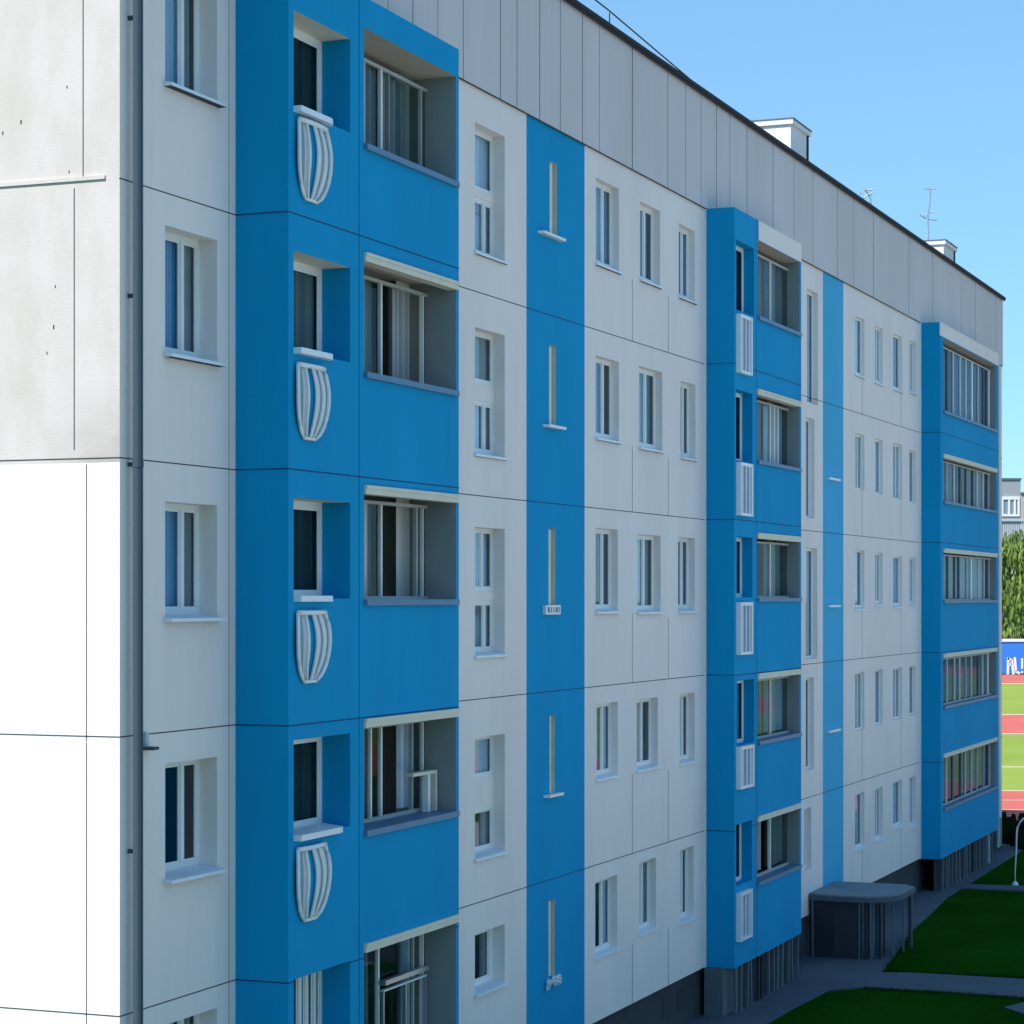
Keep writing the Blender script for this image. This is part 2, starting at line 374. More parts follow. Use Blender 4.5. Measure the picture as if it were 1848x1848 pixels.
mb = MB(); wall(mb, 0, 0, UA+.4, BASE, TOP, near, 'grey', .22); seams_h(mb, 0, 0, UA, SEAM)
seam_v(mb, 0, U(413), BASE, TOP, t=.003); mb.build('facade_wall', B, fix=False)
mb = MB(); wall(mb, 0, UB-.5, UC, BASE, TOP, S1, 'grey', .18); seams_h(mb, 0, UB-.5, UC, SEAM); mb.build('facade_wall', B, fix=False)
mb = MB(); wall(mb, 0, UC, UD, BASE, TOP, SL, 'blue2' if 0 else 'blue', .2, kj='cream'); seams_h(mb, 0, UC, UD, SEAM, 'jointb')
mb.build('facade_wall', B, fix=False)['label'] = 'tall blue stripe of wall with narrow slit windows'
mb = MB(); wall(mb, 0, UD, UE+.4, BASE, TOP, GA+GB+GC, 'grey', .12); seams_h(mb, 0, UD, UE, SEAM)
for i in range(5):
    zt = [TOP]+SEAM[::-1]+[BASE]
    seam_v(mb, 0, U(1141), zt[i+1], GA[i][2]-.02); seam_v(mb, 0, U(1206), zt[i+1], GB[i][2]-.1)
mb.build('facade_wall', B, fix=False)
mb = MB(); wall(mb, 0, UF-.5, UG, BASE, TOP, S2, 'grey', .1); seams_h(mb, 0, UF-.5, UG, SEAM); mb.build('facade_wall', B, fix=False)
mb = MB(); wall(mb, 0, UG, UH, BASE, TOP, [], 'blue2'); seams_h(mb, 0, UG, UH, SEAM, 'jointb')
for px, py in ((1492,862), (1492,1093), (1492,1320)):
    mb.box(U(px), U(px+20), 0, .07, Z(px, py+3), Z(px, py-1), 'sill')
mb.build('facade_wall', B, fix=False)['label'] = 'narrow lighter blue stripe of wall with three short white ledges'
mb = MB(); wall(mb, 0, UH, UI+.4, BASE, TOP, [h for c in GR2 for h in c], 'grey', .07); seams_h(mb, 0, UH, UI, SEAM)
for i in range(5):
    zt = [TOP]+SEAM[::-1]+[BASE]
    for j, px in ((0, 1556), (2, 1626)): seam_v(mb, 0, U(px), zt[i+1], GR2[j][i][2]-.02)
mb.build('facade_wall', B, fix=False)
mb = MB(); wall(mb, 0, UJ-.5, UEND, BASE, TOP, [], 'grey'); seams_h(mb, 0, UJ-.5, UEND, SEAM); mb.build('facade_wall', B, fix=False)

def bay(w, ua, u_front, ub, holes, name, lint=None):
    mb = MB()
    wall(mb, w, ua, ub, BASE, TOP, holes, 'blue')
    mb.q([(ua, 0, BASE), (ua, w, BASE), (ua, w, TOP), (ua, 0, TOP)], 'blue')
    mb.q([(ub, 0, BASE), (ub, 0, TOP), (ub, w, TOP), (ub, w, BASE)], 'blue')
    mb.q([(ua, 0, TOP), (ua, w, TOP), (ub, w, TOP), (ub, 0, TOP)], 'parapet')
    mb.q([(ua, 0, BASE), (ub, 0, BASE), (ub, w, BASE), (ua, w, BASE)], 'plinth')
    for z in SEAM:
        mb.box(ua-.003, ua+.01, .0, w, z-.008, z+.008, 'jointb')
        us = [ua]+sorted([x for h in holes if h[2] < z < h[3] for x in h[:2]])+[ub]
        for i in range(0, len(us), 2): mb.box(us[i], us[i+1], w-.01, w+.003, z-.007, z+.007, 'jointb')
    return mb
h1 = [h+(.36,'cream') for h in R1]+[h+(.40,'innerc','jamb') for h in L1]  # opening tops: warm ground bounce put into their cream and beige
mb = bay(P1, UA, 0, UB, h1, '')
for i in range(6):
    zt = [TOP]+SEAM[::-1]+[BASE]
seam_v(mb, P1, U(648, P1), BASE, TOP, 'jointb', .005)
mb.build('projecting_bay', B, fix=False)['label'] = 'nearest deep blue projecting bay with recessed windows and loggias'
h2 = [h+(.20,'blue') for h in R2]+[h+(.22,'innerc','jamb') for h in L2]
mb = bay(P2, UE, 0, UF, h2, '')
mb.box(U(1369, P2), UF+.001, P2-.02, P2+.006, L2[0][3]+.01, TOP-.003, 'grey')
seam_v(mb, P2, U(1365, P2), BASE, TOP, 'jointb', .004)
mb.build('projecting_bay', B, fix=False)['label'] = 'middle deep blue projecting bay with pale panels under its windows'
mb = bay(P3, UI, 0, UJ, [h+(.15,'innerc','jamb') for h in L3], '')
mb.box(U(1697, P3), UJ+.001, P3-.02, P3+.006, L3[0][3]+.03, TOP-.003, 'grey')
mb.build('projecting_bay', B, fix=False)['label'] = 'farthest blue projecting bay with wide glazed loggias'

# --- end wall
mb = MB(); V = 5
mb.q([(0, 0, 0), (0, -DEPTH, 0), (0, -DEPTH, PTOP), (0, 0, PTOP)], 'end')
def Wend(px):   # how far the column px lies from the corner on the end wall (w, negative)
    a = (px-924)/F; return -(a*C0.y-C0.x)/(a*N.y-N.x)
def Zend(px, py):
    w = Wend(px); return EYE+(HZ-py)/F*(C0.y+w*N.y)
for z in SEAM+[14.56]:
    if abs(z-11.76) > .1: mb.box(-.003, .01, -DEPTH, 0, z-.006, z+.006, 'joint')
for px, ya, yb in ((150,-300,318), (134,340,812), (156,838,1338), (156,1340,2200)):
    w = Wend(px); mb.box(-.003, .01, w-.005, w+.005, Zend(px, yb), Zend(px, ya), 'joint')
mb.box(-.018, 0, -DEPTH, Wend(190), Zend(100,330), Zend(100,323), 'end')
for px, py, s in ((97,590,.03), (121,157,.02), (5,240,.025), (38,220,.03), (100,517,.02), (85,637,.02), (125,310,.02)):
    w = Wend(px); z = Zend(px, py); mb.box(-.004, .01, w-s*.22, w+s*.22, z-s*.7, z+s*.7, 'joint')
mb.build('end_wall', B, fix=False)
# strips at the near corner of the long side, dark pipe
mb = MB(); xs = U(249, .11)
mb.tube([(xs, -.11, .1), (xs, -.11, PTOP-.05)], .052, 'pipe', 12)
for z in (2.2, 8.9): mb.tube([(xs, -.11, z-.03), (xs, -.11, z+.03)], .057, 'pipe', 12)
for z in (2.2, 5.0, 8.9, 10.6, 13.4): mb.box(xs-.02, xs+.02, 0, .07, z-.02, z+.02, 'pipe')
mb.build('drainpipe', B)['label'] = 'slate blue drainpipe running down beside the white end wall'
mb = MB(); xs = U(1801, .08)
mb.tube([(xs, -.08, .1), (xs, -.08, TOP)], .05, 'pipe2', 10)
mb.build('drainpipe', B)['label'] = 'pale drainpipe at the far corner'
mb = MB(); xs = U(833, .05)
z0 = Z(832, 330)
mb.tube([(UB+.04, -.06, z0), (UB+.10, -.10, z0+.03), (UB+.17, -.12, z0+.02)], .03, 'metal', 8)
mb.box(UB+.08, UB+.22, .08, .17, z0-.02, z0+.08, 'pipe')
mb.tube([(UB+.06, -.05, z0-.1), (UB+.06, -.05, z0-2.0)], .02, 'white', 8)
mb.build('wall_camera', B)
mb = MB(); z0 = Z(268, 1338); u0 = U(268, .05)
mb.box(u0-.03, u0+.03, 0, .04, z0-.05, z0+.10, 'pipe2'); mb.prism([(u0-.1,.0), (u0+.1,.0), (u0+.06,.14), (u0-.06,.14)], z0-.08, z0-.05, 'pipe')
mb.build('wall_lamp', B)

# --- parapet, roof, plinth, core
mb = MB()
mb.q([(0, .03, TOP), (UEND, .03, TOP), (UEND, .03, PTOP), (0, .03, PTOP)], 'parapet')
mb.q([(0, .03, TOP), (0, -.2, TOP), (UEND, -.2, TOP), (UEND, .03, TOP)], 'parapet')
mb.q([(0, .03, TOP), (0, .03, PTOP), (0, -.001, PTOP), (0, -.001, TOP)], 'parapet')
mb.q([(UEND, .03, TOP), (UEND, -.25, TOP), (UEND, -.25, PTOP), (UEND, .03, PTOP)], 'parapet')
mb.q([(0, -.25, PTOP-.3), (UEND, -.25, PTOP-.3), (UEND, -.25, PTOP), (0, -.25, PTOP)], 'parapet')
for px, t in ((700,.004), (745,.008), (790,.004), (836,.006), (903,.008), (933,.006), (974,.009), (1011,.006), (1051,.008), (1082,.004), (1141,.012), (1205,.006), (1237,.004),
              (1265,.005), (1293,.009), (1317,.005), (1348,.010), (1395,.008), (1433,.004), (1467,.006), (1511,.007), (1540,.003), (1576,.010), (1640,.004), (1683,.008), (1735,.005), (1760,.008), (1797,.004)):
    seam_v(mb, .03, U(px, .03), TOP+.002, PTOP-.01, t=t)
mb.box(0, UEND, .02, .036, TOP-.012, TOP+.004, 'joint')
mb.build('parapet', B, fix=False)
mb = MB()
mb.box(-.04, UEND+.12, -.3, .10, PTOP, PTOP+.07, 'black')
mb.box(-.04, UEND+.10, .07, .085, PTOP-.05, PTOP, 'black')
mb.box(-.04, UEND+.1, -DEPTH-.05, -.301, PTOP-.32, PTOP-.25, 'black')
mb.build('roof', B)
mb = MB()
mb.tube([(U(x, .0), .0, PTOP+.09+h) for x, h in ((700,.30), (1000,.30), (1100,.24), (1190,.12), (1260,.02))], .012, 'black', 6)
for x in (960, 1100): mb.tube([(U(x), 0, PTOP), (U(x), 0, PTOP+.3)], .01, 'black', 6)
mb.build('lightning_wire', B)
mb = MB()
mb.box(.12, UEND-.1, -.3, -.10, -.3, BASE-.001, 'plinth')
mb.q([(0, -.1, BASE), (UEND, -.1, BASE), (UEND, 0, BASE), (0, 0, BASE)], 'plinth')
for u in [i*1.9+3 for i in range(24)]: mb.box(u-.01, u+.01, -.1, -.096, 0, BASE-.01, 'joint')
for x0, x1 in ((1195,1212), (1222,1240)): mb.box(U(x0,-.1), U(x1,-.1), -.1, -.09, .3, .7, 'slatd')
mb.build('plinth', B, fix=False)
mb = MB()   # far end and back walls
mb.q([(UEND, 0, 0), (UEND, 0, PTOP), (UEND, -DEPTH, PTOP), (UEND, -DEPTH, 0)], 'grey')
mb.q([(0, -DEPTH, 0), (UEND, -DEPTH, 0), (UEND, -DEPTH, PTOP), (0, -DEPTH, PTOP)], 'grey')
mb.build('rear_wall', B, fix=False)

# --- windows
CW = [[(.0,.40,'cur4',3),(.40,.65,'cur1',3),(.69,.9,'cur3',4)], [(.0,.65,'cur6',5),(.69,.93,'cur3',4)], [(.0,.65,'cur6',5),(.70,.99,'cur3',4)],
      [], [(.1,.6,'cur1',6),(.7,.95,'cur3',4)]]
for i, h in enumerate(near):
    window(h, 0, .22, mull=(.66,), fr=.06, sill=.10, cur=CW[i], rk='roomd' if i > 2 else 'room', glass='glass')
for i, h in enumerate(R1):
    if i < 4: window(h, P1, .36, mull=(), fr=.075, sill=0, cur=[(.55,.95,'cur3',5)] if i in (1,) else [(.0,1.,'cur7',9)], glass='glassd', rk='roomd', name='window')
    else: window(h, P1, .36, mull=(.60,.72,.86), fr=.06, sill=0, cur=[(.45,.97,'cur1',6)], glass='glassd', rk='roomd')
# their projecting rounded sills
for i, h in enumerate(R1[:4]):
    a, b, c, d = h; L = (b-a)*.62 if i != 3 else (b-a)*.8; s = MB(); pts = [(a-.01, P1-.35), (a-.01, P1+.10)]
    for k in range(7):
        q = k/6*math.pi/2; pts.append((a+L-.18+.18*math.sin(q), P1+.001+.099*math.cos(q)))
    pts += [(a+L, P1+.0), (b-.03, P1-.35)]
    s.prism(pts, c-.035, c+.03, 'sill'); s.build('ledge', B)
# rounded white basket grilles below them
def basket(px0, px1, yt, yb, w, k):
    a, b = U(px0, w), U(px1, w); z1, z0 = Z(px0, yt, w), Z(px0, yb, w)+.05; H_ = z1-z0; W_ = b-a
    def prof(t):             # half outline: t=0 top, 1 bottom; left and right edge of the shield
        l = a+W_*(.02-.03*math.sin(t*math.pi)+.22*t**5); r = a+W_*(.50+.50*math.sqrt(max(0, 1-((t-.36)/.66)**2)) if t > .36 else .88+.12*math.sin(t/.36*math.pi/2))
        return l, r
    def bulge(t, s_): return .02+.09*math.sin(math.pi*min(1, .16+t*.80))*math.sin(math.pi*(.12+.76*s_))
    mb = MB(); n = 14
    def pt(t, s_, off=0):
        l, r = prof(t); return (l+(r-l)*s_, -(w+bulge(t, s_)+off), z1-H_*t)
    for s_, rad in ((0,.022), (.22,.015), (.45,.022), (.68,.015), (1,.022)):
        mb.tube([pt(j/n, s_) for j in range(n+1)], [rad]*(n)+[rad*.8], 'white', 7)
    mb.tube([pt(0, s/6) for s in range(7)], .03, 'white', 7)
    mb.tube([pt(1, s/4) for s in range(5)], .02, 'white', 7)
    g = mb.build('grille_basket', B, smooth=True)
    p = MB()
    for j in range(n):
        for s in range(6):
            q = [(j/n, s/6), (j/n, (s+1)/6), ((j+1)/n, (s+1)/6), ((j+1)/n, s/6)]
            p.face([pt(t, x, -.03) for t, x in q], 'cur2' if s % 2 else ('blue' if s == 2 else 'slatb'))
    p.build('basket_lining', g, fix=False, smooth=True)
for k, b in enumerate(((533,590,214,362), (531,586,657,797), (531,588,1106,1240), (531,588,1534,1674))): basket(*b, P1, k)
for i, h in enumerate(S1):
    if i < 4:
        a, b, c, d = h; m0 = c+(d-c)*(.50, .52, .47, .52)[i]; bd = (.10, .24, .13, .42)[i]*.5
        window((a, b, m0+bd, d), 0, .18, mull=() if i != 2 else (.62,), fr=.045, sill=0, cur=[(0,1,'cur1' if i != 1 else 'cur3',4)], name='stairwell_window', lab='upper pale stairwell light')
        window((a, b, c, m0-bd), 0, .18, mull=(.70,) if i != 3 else (), fr=.05, sill=.04, cur=[(0,.7,'cur1' if i != 3 else 'brown',3), (.7,1,'cur3',2)], rk='room' if i < 3 else 'roomw', name='stairwell_window', lab='lower stairwell window with a sill')
        bm_ = MB(); bm_.box(a+.001, b-.001, -.19, -.165, m0-bd-.001, m0+bd+.001, 'grey'); bm_.build('transom_panel', B)
    else: window(h, 0, .18, mull=(.9,), fr=.07, sill=.05, cur=[(.76,.9,'cur3',3)], name='stairwell_window')
for i, h in enumerate(SL):
    a, b, c, d = h; mb = MB(); m_ = (a+b)/2
    mb.box(a+.001, m_+.01, -.12, -.02, c, d-.02, 'cream'); mb.box(m_+.012, b-.001, -.19, -.1, c, d, 'inner')
    o = mb.build('slit_window', B)
    s = MB(); e0, e1 = ((-.50,.16), (-.26,.22), (-.24,.10), (-.26,.16), (-.20,.16))[i]
    if i in (2, 4): s.box(a+e0, b+e1, .0, .05, c-.14, c, 'white')
    if i == 2:
        for t in (.12,.2,.34,.5,.66,.74,.86): s.box(a+e0+(b-a+e1-e0)*t, a+e0+(b-a+e1-e0)*(t+.05), .05, .053, c-.11, c-.03, 'slat')
    elif i == 4:
        s.v = []; s.f = []; s.m = []
        for q in range(26):
            uu = a+e0+R.random()*(b-a+e1-e0); zz = c-.02-R.random()*.14; rr = .02+.02*R.random()
            s.tube([(uu, -.03, zz-rr), (uu+.02*R.uniform(-1,1), -.05, zz), (uu, -.03, zz+rr)], [rr*.5, rr, rr*.4], 'white', 6)
    else: s.prism([(a+e0, .001), (a+e0+.03, .10), (b+e1-.03, .10), (b+e1, .001)], c-.045, c-.005, 'white')
    s.build('sill', o)
def pick(seed, dark=False):
    r = random.Random(seed); ks = ['cur1','cur2','cur4','cur3']; out = [(.0, r.uniform(.5,.64), r.choice(['cur1','cur4','cur5','cur1']), 3)]
    if r.random() < .85: out.append((.64, r.uniform(.85,.99), r.choice(['cur3','cur1','cur5','cur4']), 3))
    return out
for j, colm in enumerate((GA, GB, GC)):
    for i, h in enumerate(colm):
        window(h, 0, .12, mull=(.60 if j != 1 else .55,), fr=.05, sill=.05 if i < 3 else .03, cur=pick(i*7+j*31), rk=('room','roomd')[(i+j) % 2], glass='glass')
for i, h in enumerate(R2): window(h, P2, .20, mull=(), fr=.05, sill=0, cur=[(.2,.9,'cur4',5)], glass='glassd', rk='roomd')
for k, (x0, x1, yt, yb) in enumerate(((1328,1349,566,672), (1328,1350,834,930), (1328,1350,1087,1182), (1328,1352,1348,1425), (1328,1349,1612,1700))):
    a, b = U(x0, P2), U(x1, P2); z1, z0 = Z(x0, yt, P2), Z(x0, yb, P2); mb = MB()
    mb.box(a, a+.05, P2, P2+.10, z0, z1, 'white'); mb.box(b-.07, b, P2, P2+.10, z0, z1, 'white')
    mb.box(a+.05, b-.07, P2, P2+.09, z1-.06, z1, 'white'); mb.box(a+.05, b-.07, P2, P2+.09, z0, z0+.05, 'white')
    n = 6
    for q in range(n):
        x = a+.05+(b-a-.12)*(q+.1)/n; mb.box(x, x+(b-a-.12)/n*.7, P2, P2+.05+.02*(q % 2), z0+.05, z1-.06, 'cur1' if q % 2 else 'slatb')
    mb.build('air_vent_grille', B)
for i, h in enumerate(S2): window(h, 0, .10, mull=(), fr=.04, sill=0, cur=[(0,1,'cur1',4)], name='stairwell_window')
for j, colm in enumerate(GR2):
    for i, h in enumerate(colm): window(h, 0, .07, mull=(.6,) if (i+j) % 2 else (), fr=.05, sill=.0 if i % 2 else .03, cur=[(0,1,'cur1',5)], sash=False)

# --- loggias
def loggia(h, w, r, posts, i, thick=.045, curt=(), lint=True, rk='inner', deep=1.3, sillk='slatblue', panes=True):
    a, b, c, d = h; wp = w-r; mb = MB()
    if lint:
        mb.box(a-.01, b+.02, w-.12, w+.03, d-.10, d-.035, 'cream'); mb.box(a-.01, b+.02, w-.12, w+.045, d-.035, d+.005, 'cream')
    mb.box(a, b, wp-.06, wp, d-.17, d-.13, 'logf')
    mb.box(a+.001, b-.001, wp-.05, wp+.006, c, c+.06, 'logf')
    for f, t, k in posts:
        x = a+(b-a)*f; mb.box(x-t/2, x+t/2, wp-.045, wp+.005, c+.06, d-.17, k)
    o = mb.build('loggia', B)
    s = MB(); s.box(a-.01, b+.005, w-.08, w+.05, c-.05, c+.02, 'slatblue'); s.box(a+.002, b-.002, wp+.012, w-.08, c-.02, c+.015, 'slatblue'); s.build('sill', o)
    if panes:
        fs = [0]+[p[0] for p in posts]+[1]
        op = i % (len(fs)-1)
        for q in range(len(fs)-1):
            if q == op and len(fs) > 3 or fs[q+1]-fs[q] < .05: continue
            g = MB(); g.box(a+(b-a)*fs[q]+.01, a+(b-a)*fs[q+1]-.01, wp-.03-.004*(q % 2), wp-.024-.004*(q % 2), c+.06, d-.17, 'glassd'); g.build('pane', o)
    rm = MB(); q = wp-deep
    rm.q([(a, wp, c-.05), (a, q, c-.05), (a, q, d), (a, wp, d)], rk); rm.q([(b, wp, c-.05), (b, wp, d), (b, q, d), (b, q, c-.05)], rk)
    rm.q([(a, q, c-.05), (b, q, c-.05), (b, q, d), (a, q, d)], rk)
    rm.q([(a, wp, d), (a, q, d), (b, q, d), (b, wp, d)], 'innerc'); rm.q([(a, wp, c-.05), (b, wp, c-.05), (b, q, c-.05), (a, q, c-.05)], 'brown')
    # balcony door and window in the back wall
    u0 = a+(b-a)*.58; rm.box(u0, u0+.75, q+.001, q+.04, c-.05, d-.25, 'brown' if i % 2 else 'slatd'); rm.box(u0-.05, u0, q+.001, q+.06, c-.05, d-.25, 'white'); rm.box(u0+.75, u0+.8, q+.001, q+.06, c-.05, d-.25, 'white')
    rm.build('inner_wall', o, fix=False)
    if curt:
        for f0, f1, k, fo in curt:
            cm = MB(); curtain(cm, a+(b-a)*f0, a+(b-a)*f1, wp-.14, c+.08, d-.15, k, fo, .035)
            cm.build('curtain', o, fix=False, smooth=True)
    return o
Wt, Cr, Gm = 'white', 'cream', 'slat'
PO = [[(.31,.05,'logf'),(.49,.045,Wt),(.57,.03,'inner'),(.93,.035,'logf')],
      [(.30,.05,'logf'),(.49,.04,Wt),(.95,.035,Wt)],
      [(.32,.10,'logf'),(.49,.04,Wt),(.88,.05,'logf'),(.95,.03,Wt)],
      [(.30,.04,'logf'),(.38,.04,Wt),(.49,.04,Wt),(.83,.03,'logf'),(.95,.035,Wt)],
      [(.29,.07,'logf'),(.46,.04,Wt),(.84,.03,'logf'),(.95,.035,Wt)]]
CU = [[(.30,.50,'cur3',5),(.56,.84,'cur3',7)], [(.30,.46,'cur3',3),(.68,.86,'cur3',5)], [(.34,.46,'cur3',4)], [(.38,.46,'cur3',3),(.80,.92,'cur1',3)], [(.80,.92,'cur1',3),(.36,.44,'cur3',3)]]
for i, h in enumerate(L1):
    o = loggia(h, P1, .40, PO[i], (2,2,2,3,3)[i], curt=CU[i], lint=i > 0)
    if i == 3:      # little shelf with a leg inside the open loggia
        a, b, c, d = h; m = MB(); x = a+(b-a)*.70; m.box(x, x+.75, .30, .42, c+.50, c+.54, 'cream'); m.box(x+.70, x+.75, .30, .42, c+.02, c+.5, 'cream'); m.box(x+.5, x+.58, .32, .40, c+.02, c+.5, 'white'); m.build('shelf', o)
    if i == 4:
        a, b, c, d = h; m = MB(); x = a+(b-a)*.45; zt = Z(715, 1785, P1)
        m.box(x, a+(b-a)*.93, .28, .36, zt-.03, zt+.03, 'metal'); m.box(x, a+(b-a)*.93, .28, .33, zt-.11, zt-.09, 'white')
        for t in (0, .5, .97): m.box(x+(a+(b-a)*.93-x)*t, x+(a+(b-a)*.93-x)*t+.03, .29, .33, c+.02, zt-.1, 'metal')
        m.build('drying_rack', o)
for i, h in enumerate(L2):
    r_ = random.Random(i+3)
    po = [(.56,.05,Wt)] + ([(.66,.06,Wt),(.74,.05,Wt)] if i == 1 else []) + ([(.25,.04,'inner')] if i == 4 else [])
    loggia(h, P2, .22, sorted(po), i, curt=[(.60,.98,('cur3','cur1','cur3','cur1','cur3')[i],7), (.10,.5,'cur3',5)] if i != 2 else [(.62,.98,'cur3',2)], lint=i > 0, panes=True)
for i, h in enumerate(L3):
    n = 9; r_ = random.Random(i+11); po = [((k+.6+r_.uniform(-.2,.2))/n, r_.choice((.05,.09,.12)), r_.choice((Wt,Gm,'pipe2','pipe2'))) for k in range(n)]
    loggia(h, P3, .15, po, 99, curt=[(.03,.97,('cur4','cur3','cur1','cur4','cur3')[i],18)], lint=i > 0)

# white corner trims along the bays, as the photo shows on the far ones
for t_ in ((UE-.05, UE-.002, 0, .03), (UI-.12, UI-.002, 0, .04), (UB+.002, UB+.03, P1-.2, P1-.02), (UF+.002, UF+.05, P2-.25, P2-.02)):
    mb = MB(); mb.box(*t_, BASE, TOP-.01, 'cur2'); mb.build('corner_trim', B)

# --- slats that close the gap under the bays
def slats(x0, x1, w, n, seed, z1=BASE):
    r_ = random.Random(seed); mb = MB(); a, b = U(x0, w), U(x1, w)
    for k in range(n):
        u = a+(b-a)*(k+r_.uniform(.1,.6))/n; t = r_.uniform(.05,.13); l = r_.uniform(-.06,.06); kk = r_.choice(('slat','slat','slatd','pipe2' if r_.random() < .3 else 'slat'))
        mb.face([(u, -w, 0), (u+t, -w, 0), (u+t+l, -w, z1), (u+l, -w, z1)], kk); mb.face([(u, -w+.05, 0), (u+t, -w+.05, 0), (u+t+l, -w+.05, z1), (u+l, -w+.05, z1)], kk)
        mb.face([(u, -w, 0), (u, -w+.05, 0), (u+l, -w+.05, z1), (u+l, -w, z1)], kk); mb.face([(u+t, -w, 0), (u+t, -w+.05, 0), (u+t+l, -w+.05, z1), (u+t+l, -w, z1)], kk)
    mb.box(a, b, w-.2, w-.19, 0, z1-.002, 'slatd')
    mb.build('slat_screen', B, fix=False)
slats(1699, 1794, P3-.06, 16, 5); slats(1325, 1444, P2-.06, 13, 9)
mb = MB(); mb.box(U(1290,.2), U(1318,.2), 0, .35, 0, BASE-.01, 'slat'); mb.box(U(1318,.2), U(1330,.2), 0, .3, 0, BASE-.01, 'brown'); mb.build('meter_cabinet', B)

# --- entrance porch: canopy, posts, door and side panels
uc0 = U(1459); zc = 1.32
pts = []; W = 1.85; LEN = 2.3
pts += [(uc0, -.05)]; pts += [(uc0-.15, .7), (uc0-.12, 1.15)]
for k in range(9):
    q = k/8*math.pi/2; pts.append((uc0-.12+1.0-1.0*math.cos(q), 1.15+(W-1.15)*math.sin(q)))
pts += [(uc0+LEN-.3, W), (uc0+LEN, W-.25), (uc0+LEN, -.05)]
mb = MB(); mb.prism(pts, zc-.10, zc, 'concrete'); cn = mb.build('entrance_canopy', B)
mb = MB()
mb.prism([(p[0]+.04*(1 if p[0] < uc0+1 else -1), p[1]-.03 if p[1] > 1 else p[1]) for p in pts], zc, zc+.03, 'felt'); mb.build('canopy_felt', cn)
mb = MB(); mb.box(uc0+.0, uc0+.08, .02, .55, 0, zc-.101, 'door'); mb.box(uc0-.02, uc0+.05, .55, 1.10, 0, zc-.101, 'slatd'); mb.box(uc0-.02, uc0+.02, 1.1, 1.14, 0, zc-.101, 'door')
mb.build('side_panel', B)
for q in range(7):
    mb = MB(); mb.box(uc0-.02+.12*q, uc0+.02+.12*q, 1.10+.055*q, 1.13+.055*q, .02, zc-.101, ('slatd','slat','door','slatblue')[q % 4]); mb.build('porch_slat', B)
mb = MB(); mb.box(uc0+1.0, uc0+2.1, .0, .05, 0, zc-.2, 'door'); mb.build('entrance_door', B)
for w_, du, t, k in [(a*.84, b, c, d) for a, b, c, d in ((1.28,-.04,.035,'slat'), (1.42,-.02,.05,'slatd'), (1.56,.0,.03,'slat'), (1.72,.15,.06,'door'), (1.9,.8,.03,'slat'), (2.02,1.35,.03,'slat'), (2.06,1.8,.04,'slatd'), (2.04,2.1,.03,'slat'), (.10,-.06,.03,'slat'))]:
    mb = MB(); mb.box(uc0+du, uc0+du+.06, w_, w_+t, .02, zc-.101, k); mb.build('canopy_post', B)

# --- chimneys on the roof
def chimney(px, ytop, px_l, px_r, w, lab, cap_k, round_=False):
    u = U(px, w); zt = Z(px, ytop, w); a = (px_l-924)/F
    # inner edge of the near face
    wi = w-(px-px_l)/F*Yd(u, w)/math.cos(TH); u2 = U(px_r, w)
    mb = MB()
    if round_:
        rr = (w-wi)/2; cu, cw = u+rr*.6, (w+wi)/2; n = 18
        P = [(cu+rr*1.1*math.cos(q), cw+rr*math.sin(q)) for q in [2*math.pi*k/n for k in range(n)]]
        mb.prism(P, PTOP-.4, zt, 'chim')
    else: mb.box(u, u2, wi, w, PTOP-.4, zt, 'chim')
    o = mb.build('chimney', B); o['label'] = lab
    c = MB()
    if round_:
        c.prism([(cu+rr*1.2*math.cos(q), cw+rr*1.1*math.sin(q)) for q in [2*math.pi*k/18 for k in range(18)]], zt, zt+.06, 'black')
    else:
        c.box(u-.05, u2+.10, wi-.05, w+.06, zt, zt+.11, 'chim'); c.box(u-.06, u2+.12, wi-.06, w+.08, zt+.11, zt+.14, 'slat')
        c.box(u2-.08, u2+.02, w-.02, w+.03, zt-.9, zt, 'slatd')
    c.build('cap', o)
    return u, zt
chimney(1427, 224, 1349, 1457, -1.2, 'white box chimney with a flat cap', 'chim')
uq, zq = chimney(1703, 441, 1640, 1722, -.8, 'white box chimney with a dark rim near the far end', 'black')

def antenna(px, py0, py1, w, bars, bend, label):
    u = U(px, w); z0, z1 = min(Z(px, py0, w), Z(px, py0, w)), Z(px, py1, w)
    X = C0.x+u*D.x+w*N.x; Y = C0.y+u*D.y+w*N.y
    e = empty('roof_antenna', (X, Y, z0), 0); tag(e, label, 'antenna', 'antennas on the roof')
    h = z1-z0; m = MB(); n = 6
    m.tube([(bend*(k/n)**2.2+.02*math.sin(k*1.7), 0, h*k/n) for k in range(n+1)], .022, 'metal', 6); m.build('mast', e)
    for t, L, dz in bars:
        m = MB(); x = bend*t**2.2; m.tube([(x-L*.5, 0, h*t-dz), (x, .02, h*t), (x+L*.5, 0, h*t+dz*.2)], .016, 'metal', 6)
        for q in (-.5,-.25,.25,.5): m.tube([(x+L*q, -.12, h*t-dz*abs(q)*2*(q < 0)), (x+L*q, .12, h*t-dz*abs(q)*2*(q < 0))], .009, 'metal', 5)
        m.build('crossbar', e)
    return e
antenna(1576, 400, 342, -.5, ((.98,.28,.08), (.86,.2,.1)), -.18, 'bent thin roof antenna standing beyond the box chimney')
ea = antenna(1675, 436, 341, -2.0, ((1.0,.34,.0), (.42,.5,-.12), (.55,.3,.1)), .08, 'tall roof antenna with crossbars above the far white chimney')

